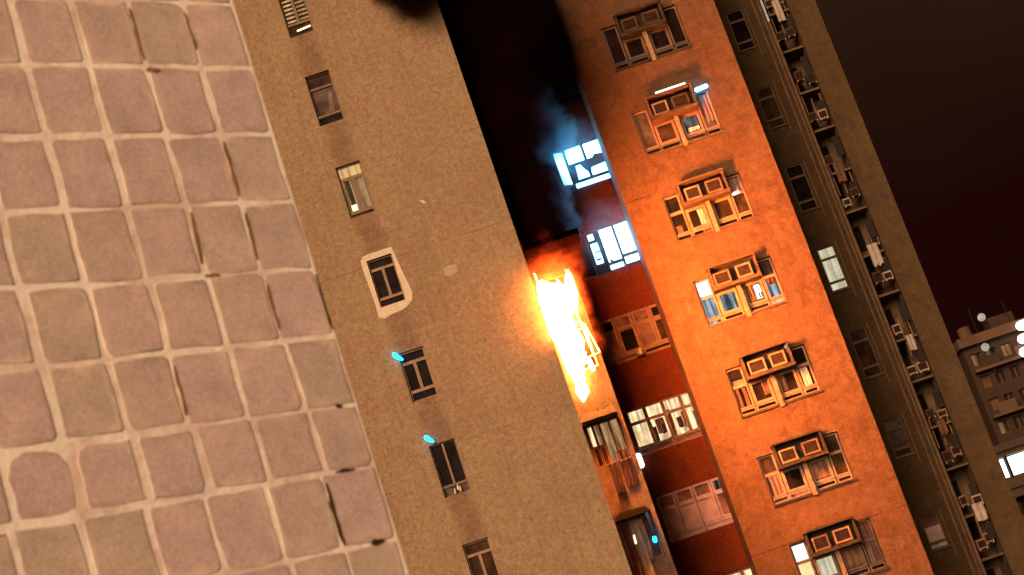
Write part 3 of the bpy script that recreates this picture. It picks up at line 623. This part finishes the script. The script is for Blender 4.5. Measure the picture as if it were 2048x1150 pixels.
# ------------------------------------------------------------------ the fire
m, nt, out = nt_new('flame'); em = N(nt, 'ShaderNodeEmission'); p = world_pos(nt)
em.inputs[0].default_value = (1.0, .26, .045, 1)
nt.links.new(math_(nt, 'MULTIPLY', ramp(nt, noise(nt, p, 1.4, 4), [(.3, .55), (.7, 1.)]), 1850.0), em.inputs[1]); nt.links.new(em.outputs[0], out.inputs[0])
fire = empty('fire', (1.0, 51.0, ZC + 9.4), 'white hot flames bursting from the burnt out corner window', 'fire')
def tongue(path, name, mat, seed, amp=.26, n=22, sub=9):
    """one flame tongue: a lumpy closed skin round a path of (x, y, z, radius)"""
    mb = MB(); pts = []
    for i in range(len(path) - 1):
        for k in range(sub):
            t = k / sub; a, b = path[i], path[i + 1]; pts.append([a[j] + (b[j] - a[j]) * (t * t * (3 - 2 * t)) for j in range(4)])
    pts.append(list(path[-1]))
    for (x, y, z, r) in pts:
        if y > 49.5: y = min(y + .7, 51.7)
        for k in range(n):
            an = 2 * math.pi * k / n; d = Vector((math.cos(an), math.sin(an) * .75, 0))
            q = mnoise.noise(Vector((d.x * 1.3 + seed, d.y * 1.3, z * 1.5))) + .6 * mnoise.noise(Vector((d.x * 3 + seed, d.y * 3, z * 3.6)))
            rr = max(.003, r * .84 * (1 + amp * 2 * q)); mb.v.append((x + d.x * rr, y + d.y * rr, ZC + z + .1 * q))
    for i in range(len(pts) - 1):
        for k in range(n): mb.f.append((i * n + k, i * n + (k + 1) % n, (i + 1) * n + (k + 1) % n, (i + 1) * n + k))
    mb.f.append(tuple(range(n))[::-1]); mb.f.append(tuple((len(pts) - 1) * n + k for k in range(n)))
    return mb.build(name, mat, fire, True)
tongue([(.92, 50.6, 9.40, .06), (.98, 50.6, 9.58, .20), (1.02, 50.4, 10.0, .19), (1.0, 50.3, 10.5, .24), (.98, 50.2, 11.0, .34), (.90, 50.1, 11.6, .46), (.95, 50.0, 12.1, .56), (1.0, 50.0, 12.5, .50), (.95, 50.0, 12.75, .28), (.88, 50.0, 12.98, .04)], 'flame_tongue', 'flame', 3.1, .34, 28, 11)
tongue([(1.25, 50.1, 12.2, .22), (1.28, 50.1, 12.6, .18), (1.30, 50.1, 12.86, .02)], 'flame_tongue', 'flame', 6.6, .3)
tongue([(1.50, 50.2, 11.9, .12), (1.58, 50.2, 12.4, .20), (1.66, 50.2, 12.8, .13), (1.70, 50.2, 13.1, .02)], 'flame_tongue', 'flame', 8.4)
tongue([(1.25, 50.6, 10.7, .12), (1.34, 50.6, 11.0, .17), (1.33, 50.6, 11.3, .10), (1.36, 50.6, 11.5, .02)], 'flame_tongue', 'flame', 5.2)
tongue([(.74, 48.9, 10.9, .004), (.75, 48.75, 11.6, .0065), (.74, 48.7, 12.2, .0065), (.72, 48.7, 12.7, .004)], 'flame_tongue', 'flame', 1.7)  # hair-thin emitter added to throw the fire's glow on the tan wall
tongue([(1.1, 52.3, 10.5, .30), (1.1, 51.5, 10.8, .36), (1.0, 50.8, 11.2, .3)], 'flame_tongue', 'flame', 2.2)

# glow of burning gas round the tongues, then the smoke: real volumes
def blob_field(nt, pos, blobs):
    acc = None
    for (c, r, w) in blobs:
        s = N(nt, 'ShaderNodeVectorMath', operation='SUBTRACT'); nt.links.new(pos, s.inputs[0]); s.inputs[1].default_value = c
        d = N(nt, 'ShaderNodeVectorMath', operation='DIVIDE'); nt.links.new(s.outputs[0], d.inputs[0]); d.inputs[1].default_value = r
        l = N(nt, 'ShaderNodeVectorMath', operation='LENGTH'); nt.links.new(d.outputs[0], l.inputs[0])
        k = math_(nt, 'MULTIPLY', math_(nt, 'SUBTRACT', 1.0, l.outputs['Value'], clamp=True), w)
        acc = k if acc is None else math_(nt, 'MAXIMUM', acc, k)
    return acc
def churn(nt, p, scale, amt):
    """position stirred by noise, so that no puff keeps a round outline"""
    t = N(nt, 'ShaderNodeTexNoise'); t.inputs['Scale'].default_value = scale; t.inputs['Detail'].default_value = 4.0; t.inputs['Roughness'].default_value = .6; nt.links.new(p, t.inputs['Vector'])
    a = N(nt, 'ShaderNodeVectorMath', operation='SUBTRACT'); nt.links.new(t.outputs['Color'], a.inputs[0]); a.inputs[1].default_value = (.5, .5, .5)
    b = N(nt, 'ShaderNodeVectorMath', operation='SCALE'); nt.links.new(a.outputs[0], b.inputs[0]); b.inputs['Scale'].default_value = amt
    c = N(nt, 'ShaderNodeVectorMath', operation='ADD'); nt.links.new(p, c.inputs[0]); nt.links.new(b.outputs[0], c.inputs[1]); return c.outputs[0]
m, nt, out = nt_new('fire_glow'); p = world_pos(nt)
f = blob_field(nt, p, [((1.0, 50.75, ZC + 12.1), (1.15, 1.3, 1.5), 1.0), ((.98, 50.9, ZC + 11.2), (.90, 1.1, 1.2), .95), ((1.0, 51.1, ZC + 10.1), (.68, .9, 1.05), .9), ((1.6, 50.9, ZC + 12.55), (.52, .7, .95), .85), ((1.5, 51.6, ZC + 11.2), (.75, .9, .9), .38), ((1.25, 50.8, ZC + 13.1), (1.15, 1.2, 1.0), .40)])
nz = noise(nt, p, 2.6, 5, .62, .8)
f = math_(nt, 'MULTIPLY', f, ramp(nt, nz, [(.38, .06), (.58, 1.)]))
emn = N(nt, 'ShaderNodeEmission'); emn.inputs[0].default_value = (1.0, .075, .008, 1); nt.links.new(math_(nt, 'MULTIPLY', math_(nt, 'POWER', f, 1.9), 58.0), emn.inputs[1])
nt.links.new(emn.outputs[0], out.inputs['Volume'])
def lump_mesh(name, mat, c, r, parent=None, seed=0):
    mb = MB(); nu, nv = 20, 12
    for j in range(nv + 1):
        th = math.pi * j / nv
        for i in range(nu):
            ph = 2 * math.pi * i / nu; mb.v.append((c[0] + r[0] * math.sin(th) * math.cos(ph), c[1] + r[1] * math.sin(th) * math.sin(ph), c[2] + r[2] * math.cos(th)))
    for j in range(nv):
        for i in range(nu): mb.f.append((j * nu + i, (j + 1) * nu + i, (j + 1) * nu + (i + 1) % nu, j * nu + (i + 1) % nu))
    return mb.build(name, mat, parent)
MB().box(-.2, 2.7, 49.02, 52.45, ZC + 8.9, ZC + 13.6).build('flame_glow', 'fire_glow', fire)

m, nt, out = nt_new('smoke'); p = world_pos(nt)
f = blob_field(nt, churn(nt, p, .9, 2.2), [((1.25, 51.0, ZC + 14.9), (1.5, 2.0, 2.2), 1.1), ((1.15, 51.5, ZC + 17.8), (1.45, 2.2, 2.6), 2.2), ((1.7, 52.0, ZC + 22.0), (2.4, 3.0, 3.6), 4.0), ((-.20, 47.8, ZC + 22.75), (1.40, 1.5, 1.75), 5.0),
                       ((3.6, 56.5, ZC + 22.6), (2.2, 1.9, 2.6), 2.4)])
nz = noise(nt, p, 1.5, 7, .66, 1.3)
dens = math_(nt, 'MULTIPLY', math_(nt, 'MULTIPLY', f, ramp(nt, nz, [(.34, .12), (.60, 1.)])), 3.0)
pv = N(nt, 'ShaderNodeVolumePrincipled'); pv.inputs['Color'].default_value = (.026, .007, .006, 1); pv.inputs['Anisotropy'].default_value = .1
nt.links.new(dens, pv.inputs['Density']); nt.links.new(pv.outputs[0], out.inputs['Volume'])
sm = MB().box(-2.2, 4.38, 46.2, 58.7, ZC + 12.9, ZC + 27).build('smoke', 'smoke'); tag(sm, 'black smoke rising from the fire past the recess', 'smoke', kind='stuff')

m, nt, out = nt_new('thin_smoke'); p = world_pos(nt)
f = blob_field(nt, churn(nt, p, 1.3, 1.3), [((2.86, 57.9, ZC + 19.55), (1.0, 1.1, 1.05), 1.0), ((3.6, 58.2, ZC + 18.8), (1.5, 1.0, 1.5), .07), ((3.7, 58.2, ZC + 15.6), (1.6, 1.0, 1.5), .07), ((2.50, 57.3, ZC + 17.2), (.42, 1.2, .8), .8), ((2.56, 57.3, ZC + 16.3), (.32, 1.2, .8), .8), ((2.2, 57.2, ZC + 20.6), (1.3, 1.6, 1.5), .35)])
nz = noise(nt, p, 2.1, 6, .66, 1.2)
dens = math_(nt, 'MULTIPLY', math_(nt, 'MULTIPLY', f, ramp(nt, nz, [(.36, .15), (.60, 1.)])), 7.0)
pv = N(nt, 'ShaderNodeVolumePrincipled'); pv.inputs['Color'].default_value = (.60, .68, .74, 1); pv.inputs['Anisotropy'].default_value = .0
nt.links.new(dens, pv.inputs['Density']); nt.links.new(pv.outputs[0], out.inputs['Volume'])
sm = MB().box(1.95, 4.37, 55.6, 58.72, ZC + 13.3, ZC + 22.4).build('smoke_haze', 'thin_smoke'); tag(sm, 'thin smoke glowing blue in front of the blazing kitchen windows', 'smoke', kind='stuff')

# ------------------------------------------------------------------ dim wing behind, with its slot of condensers
DY = 63.0; DX0, DX1 = 9.6, 14.05; SLX0, SLX1 = 12.22, 13.05
db = empty('apartment_block', (11.8, 70, 0), 'dim brown wing behind the orange flank, with a slot of condensers', 'building')
DZ = [z + ZC for z in (23.65, 20.45, 17.28, 14.02, 10.86, 7.44, 3.87, .6)]        # window tops
dh = [1.6, 1.6, 1.78, 1.65, 1.8, 1.35, 1.15, 1.4]
DWX0, DWX1 = 10.76, 11.40
holes = [(DWX0, DWX1, zt - h, zt) for zt, h in zip(DZ, dh)] + [(SLX0, SLX1, .5, 60)]
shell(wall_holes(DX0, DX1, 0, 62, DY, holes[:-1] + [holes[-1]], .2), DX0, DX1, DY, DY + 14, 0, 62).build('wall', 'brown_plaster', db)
MB().box(SLX0 - .2, SLX1 + .2, DY + 1.25, DY + 1.3, .3, 60.3).build('slot_back', 'dim_concrete', db)
MB().box(SLX0 - .05, SLX0 - .002, DY + .2, DY + 1.25, .3, 60.3).build('slot_side', 'dim_concrete', db); MB().box(SLX1 + .002, SLX1 + .05, DY + .2, DY + 1.25, .3, 60.3).build('slot_side', 'dim_concrete', db)
dy = DY + .1
dspec = [(GD, GD, GD, 'dark_frame', 'black window high on the dim wing'), (GB, GB, GB, 'dim_concrete', 'brown window barely seen on the dim wing'), (GD, GD, GD, 'dark_frame', 'black window with a pale frame beside the orange flank'),
         ('lit_pale_yellow', 'lit_pale_yellow', 'lit_pale_yellow', 'dark_frame', 'pale yellow lit window on the dim wing'), (GB, GB, GB, 'dark_frame', 'brown unlit window below the yellow one'), (GG, GG, GB, 'dim_concrete', 'small brownish window with grey panes'), ('glass_mauve', 'frosted', 'cloth_pale', 'dim_concrete', 'window with a pinkish curtain'), (GD, GD, GD, 'dark_frame', None)]
for i, (zt, h) in enumerate(zip(DZ, dh)):
    a, b, c, fm, lab = dspec[i]; W = DWX1 - DWX0
    w = window(db, DWX0, zt - h, dy, [(.0, W, h * .74, h, a), (.0, W, h * .2, h * .74, b), (0, W, 0, h * .2, c)], fm, .045, .05, lab)
    MB().box(DWX0 - .05, DWX1 + .05, DY - .06, DY + .05, zt - h - .06, zt - h + .002).build('sill', 'dim_concrete', w)
    MB().box(DWX1 + .08, DWX1 + .12, DY - .03, DY + .002, zt - h - .4, zt + .1).build('pipe', 'pipe_paint', db)
for k, (x, r_) in enumerate(((11.82, .05), (12.02, .04), (12.15, .06))):
    dpp = MB().tube([(x, DY - .08, 0), (x, DY - .08, 61)], r_, 8).build('drain_pipe', 'pipe_paint'); tag(dpp, ['thicker drain pipe on the dim wing nearest its windows', 'thin drain pipe between two others on the dim wing', 'stout drain pipe at the lip of the condenser slot'][k], 'pipe')
def condenser(x, y, z, w_, h_, mat, lab, grp):
    c = empty('condenser_unit', (x, y, z), lab, 'air conditioner', grp)
    MB().box(x - w_ / 2, x + w_ / 2, y, y + .32, z, z + h_).build('casing', mat, c)
    MB().box(x - w_ / 2 + .03, x + w_ / 2 - .03, y - .012, y - .002, z + .05, z + h_ - .06).build('grille', 'ac_grille', c)
    for s_ in (-1, 1): MB().box(x + s_ * w_ * .38 - .02, x + s_ * w_ * .38 + .02, y - .06, y + .36, z - .05, z - .002).build('bracket', 'ac_white', c)
    return c
rnd = random.Random(3)
SLOT_REF = ['the street', 'the pinkish curtain', 'the grey panes', 'the brown unlit window', 'the yellow lit window', 'the pale-framed black window', 'the barely seen window', 'the highest black window', 'the sky']
zf = ZC - 1.0; k = 0
while zf < ZC + 26:
    ref = SLOT_REF[min(k, len(SLOT_REF) - 1)]
    for (dz, xs) in ((.0, (12.42, 12.82)), (1.55, (12.44, 12.86))):
        for xi, x in enumerate(xs):
            if rnd.random() < .12: continue
            zz = zf + dz + rnd.uniform(-.14, .14); xx = x + rnd.uniform(-.05, .05); wd = rnd.uniform(.26, .38); hh = rnd.uniform(.26, .40)
            lp = rnd.random()
            condenser(xx, DY + rnd.uniform(.0, .25), zz, wd, hh, 'ac_white' if lp < .35 else ('ac_frame' if lp < .7 else 'ac_body'), '%s slot air conditioner, %s ledge, %s, level with %s' % ('pale' if lp < .35 else ('tan' if lp < .7 else 'dark'), 'upper' if dz else 'lower', 'end wall side' if xi else 'pipe side', ref), 'air conditioners stacked in the slot')
        MB().box(SLX0 + .01, SLX1 - .01, DY + .1, DY + 1.2, zf + dz - .42, zf + dz - .34).build('ledge', 'dim_concrete', db)
    for x in (12.34, 12.62, 12.95):
        if rnd.random() < .75:
            za = zf + rnd.uniform(.1, .6); MB().tube([(x, DY + .28, za), (x + rnd.uniform(-.02, .02), DY + .26, za + rnd.uniform(.7, 1.6))], .022, 6).build('pipe', 'ac_frame', db)
    for dz in (.55, 2.1):  # dark panels put in to give the slot its deep shade
        MB().box(SLX0 + .12 + rnd.uniform(0, .1), SLX0 + .12 + rnd.uniform(.3, .4), DY + 1.20, DY + 1.245, zf + dz - .5, zf + dz + .45).build('slot_dark_panel', 'glass_dark', db)
        MB().box(SLX1 - .28, SLX1 - .03, DY + .16, DY + .2, zf + dz - .35, zf + dz + rnd.uniform(.1, .5)).build('slot_dark_strip', 'dark_void', db)
    if rnd.random() < .85:
        x = rnd.uniform(12.4, 12.75); wd = rnd.uniform(.25, .4); z0 = zf + rnd.uniform(.5, .9)
        d = drape(x, x + wd, DY + .02, z0, z0 + rnd.uniform(.5, .9), .03, 2, 8, .1).build('laundry', rnd.choice(['cloth_mauve', 'cloth_pale', 'cloth_brown'])); tag(d, 'washing hung in the dim slot, level with %s' % ref, 'laundry', 'washing hung in the slot')
    zf += 3.27; k += 1
t = MB().capsule((12.13, DY - .22, ZC + 22.75), (12.13, DY - .22, ZC + 23.6), .035).build('tube_lamp', 'far_lamp'); tag(t, 'pale upright tube lamp at the top of the condenser slot', 'lamp')

# ------------------------------------------------------------------ far estate beyond
fb = empty('apartment_block', (44, 158, 0), 'far brown block with scattered amber windows beyond the dim wing', 'building')
fx0, fx1, fy, ftop = 34.0, 46.0, 150.0, ZC + 21.3
holes = []
for r_ in range(8):
    for c_ in range(5):
        x = fx0 + .5 + c_ * 1.3; z = ftop - 1.7 - r_ * 2.0; holes.append((x, x + .85, z, z + 1.05))
shell(wall_holes(fx0, fx1, 0, ftop, fy, holes, .5), fx0, fx1, fy, fy + 16, 0, ftop).build('wall', 'far_wall', fb)
MB().box(fx0 - .3, fx1 + .3, fy - .7, fy + 16.3, ftop + .01, ftop + .8).build('parapet', 'far_tan', fb)
rf = random.Random(5)
MB().tube([(35.2, fy + 2, ftop + .8), (35.2, fy + 2, ftop + 2.0)], .55, 12).build('roof_tank', 'far_tan', fb); MB().box(37.4, 39.6, fy + 2, fy + 4, ftop + .8, ftop + 2.1).build('lift_house', 'far_wall', fb)
for x, h in ((36.0, 3.2), (36.7, 2.2), (38.9, 3.0)): MB().tube([(x, fy + 1, ftop + .5), (x, fy + 1, ftop + h)], .035, 6).build('aerial', 'far_dark', fb)
for i, h in enumerate(holes):
    q = rf.random(); mt = 'far_dark' if q < .50 else ('far_amber' if q < .86 else ('far_tan' if q < .95 else 'far_lamp'))
    window(fb, h[0], h[2], fy + .3, [(0, .42, 0, 1.05, mt), (.43, .85, 0, 1.05, 'far_dark' if q < .75 else mt)], 'far_tan', .06, .06)
for r_ in range(4):
    z = ftop - 2.2 - r_ * 4.0
    MB().box(fx0 + .2, fx1, fy - .9, fy - .002, z - .12, z + .12).build('balcony_slab', 'far_tan', fb)
    for c_ in range(2): MB().box(fx0 + .8 + c_ * 3.1, fx0 + 2.4 + c_ * 3.1, fy - .9, fy - .82, z + .122, z + .95).build('balcony_front', ['far_wall', 'far_tan', 'far_dark'][(r_ + c_) % 3], fb)
for (x, z, lab) in ((36.45, 23.3, 'pale round lamp standing above the far brown block'), (35.75, 20.8, 'dull round lamp on the far brown block')):
    lp = empty('globe_lamp', (x, fy - 1.5, ZC + z - 2.2), lab, 'lamp')
    base = ftop + .8 if z > 22 else ZC + 18.32
    MB().tube([(x, fy - (.4 if z > 22 else .6), base), (x, fy - (.4 if z > 22 else .6), ZC + z - .7)], .07, 6).build('post', 'far_dark', lp); lump_mesh('globe', 'far_lamp', (x, fy - (.4 if z > 22 else .6), ZC + z), (.34, .34, .34), lp)
pb = empty('podium_block', (36, 118, 0), 'pale podium with horizontal bands and a brightly lit gallery', 'building')
px0, px1, py, ptop = 24.2, 52.0, 110.0, ZC + 9.45
shell(wall_holes(px0, px1, 0, ptop, py, [(px0 + .1, px1 - .4, ptop - 2.15, ptop - .75), (px0 + .4, px1 - .4, ptop - 4.4, ptop - 3.3), (px0 + .4, px1 - .4, ptop - 7.4, ptop - 6.3)], 1.2), px0, px1, py, py + 14, 0, ptop).build('wall', 'far_pale', pb)
for z0 in (ptop - .45, ptop - 2.75, ptop - 5.2): MB().box(px0 - .1, px1, py - .25, py - .003, z0, z0 + .35).build('band', 'far_pale', pb)
for z0 in (ptop - 2.1, ptop - 4.4, ptop - 7.4): MB().box(px0 + .08, px1 - .38, py + 1.15, py + 1.25, z0 - .02, z0 + 1.52).build('gallery_back', 'far_wall', pb)
for i in range(3):
    x = px0 + (.38, 1.75, 3.9)[i]
    lm = empty('floodlight', (x, py + .5, ptop - 2.1), ['narrow white floodlight at the podium gallery corner', 'broad white floodlight second along the podium gallery', 'broad white floodlight farthest along the podium gallery'][i], 'lamp', 'floodlights in the podium gallery')
    wd = .27 if i == 0 else .85
    MB().box(x - wd, x + wd, py + .3, py + .5, ptop - 2.0, ptop - .85).build('lens', 'far_light', lm); MB().box(x - .08, x + .08, py + .35, py + .45, ptop - 2.149, ptop - 2.002).build('post', 'far_dark', lm)
    MB().box(x + wd + .05, x + wd + .2, py + .05, py + .25, ptop - 2.15, ptop - .76).build('post', 'far_wall', pb)
    MB().box(x - .5, x + .3, py + .5, py + .9, ptop - 4.39, ptop - 3.6).build('crate', ['far_tan', 'far_pale', 'far_dark'][i % 3], pb)
for i in range(3):
    lm = MB().capsule((38.9 - .28 * i, fy - 1.6, ZC + 21.4 - 1.08 * i), (39.5 - .28 * i, fy - 1.6, ZC + 21.42 - 1.08 * i), .42, 10).build('floodlight', 'far_light', None, True); tag(lm, '%s of three white floodlights on the far brown block' % ['topmost', 'middle', 'lowest'][i], 'lamp', 'floodlights on the far brown block')
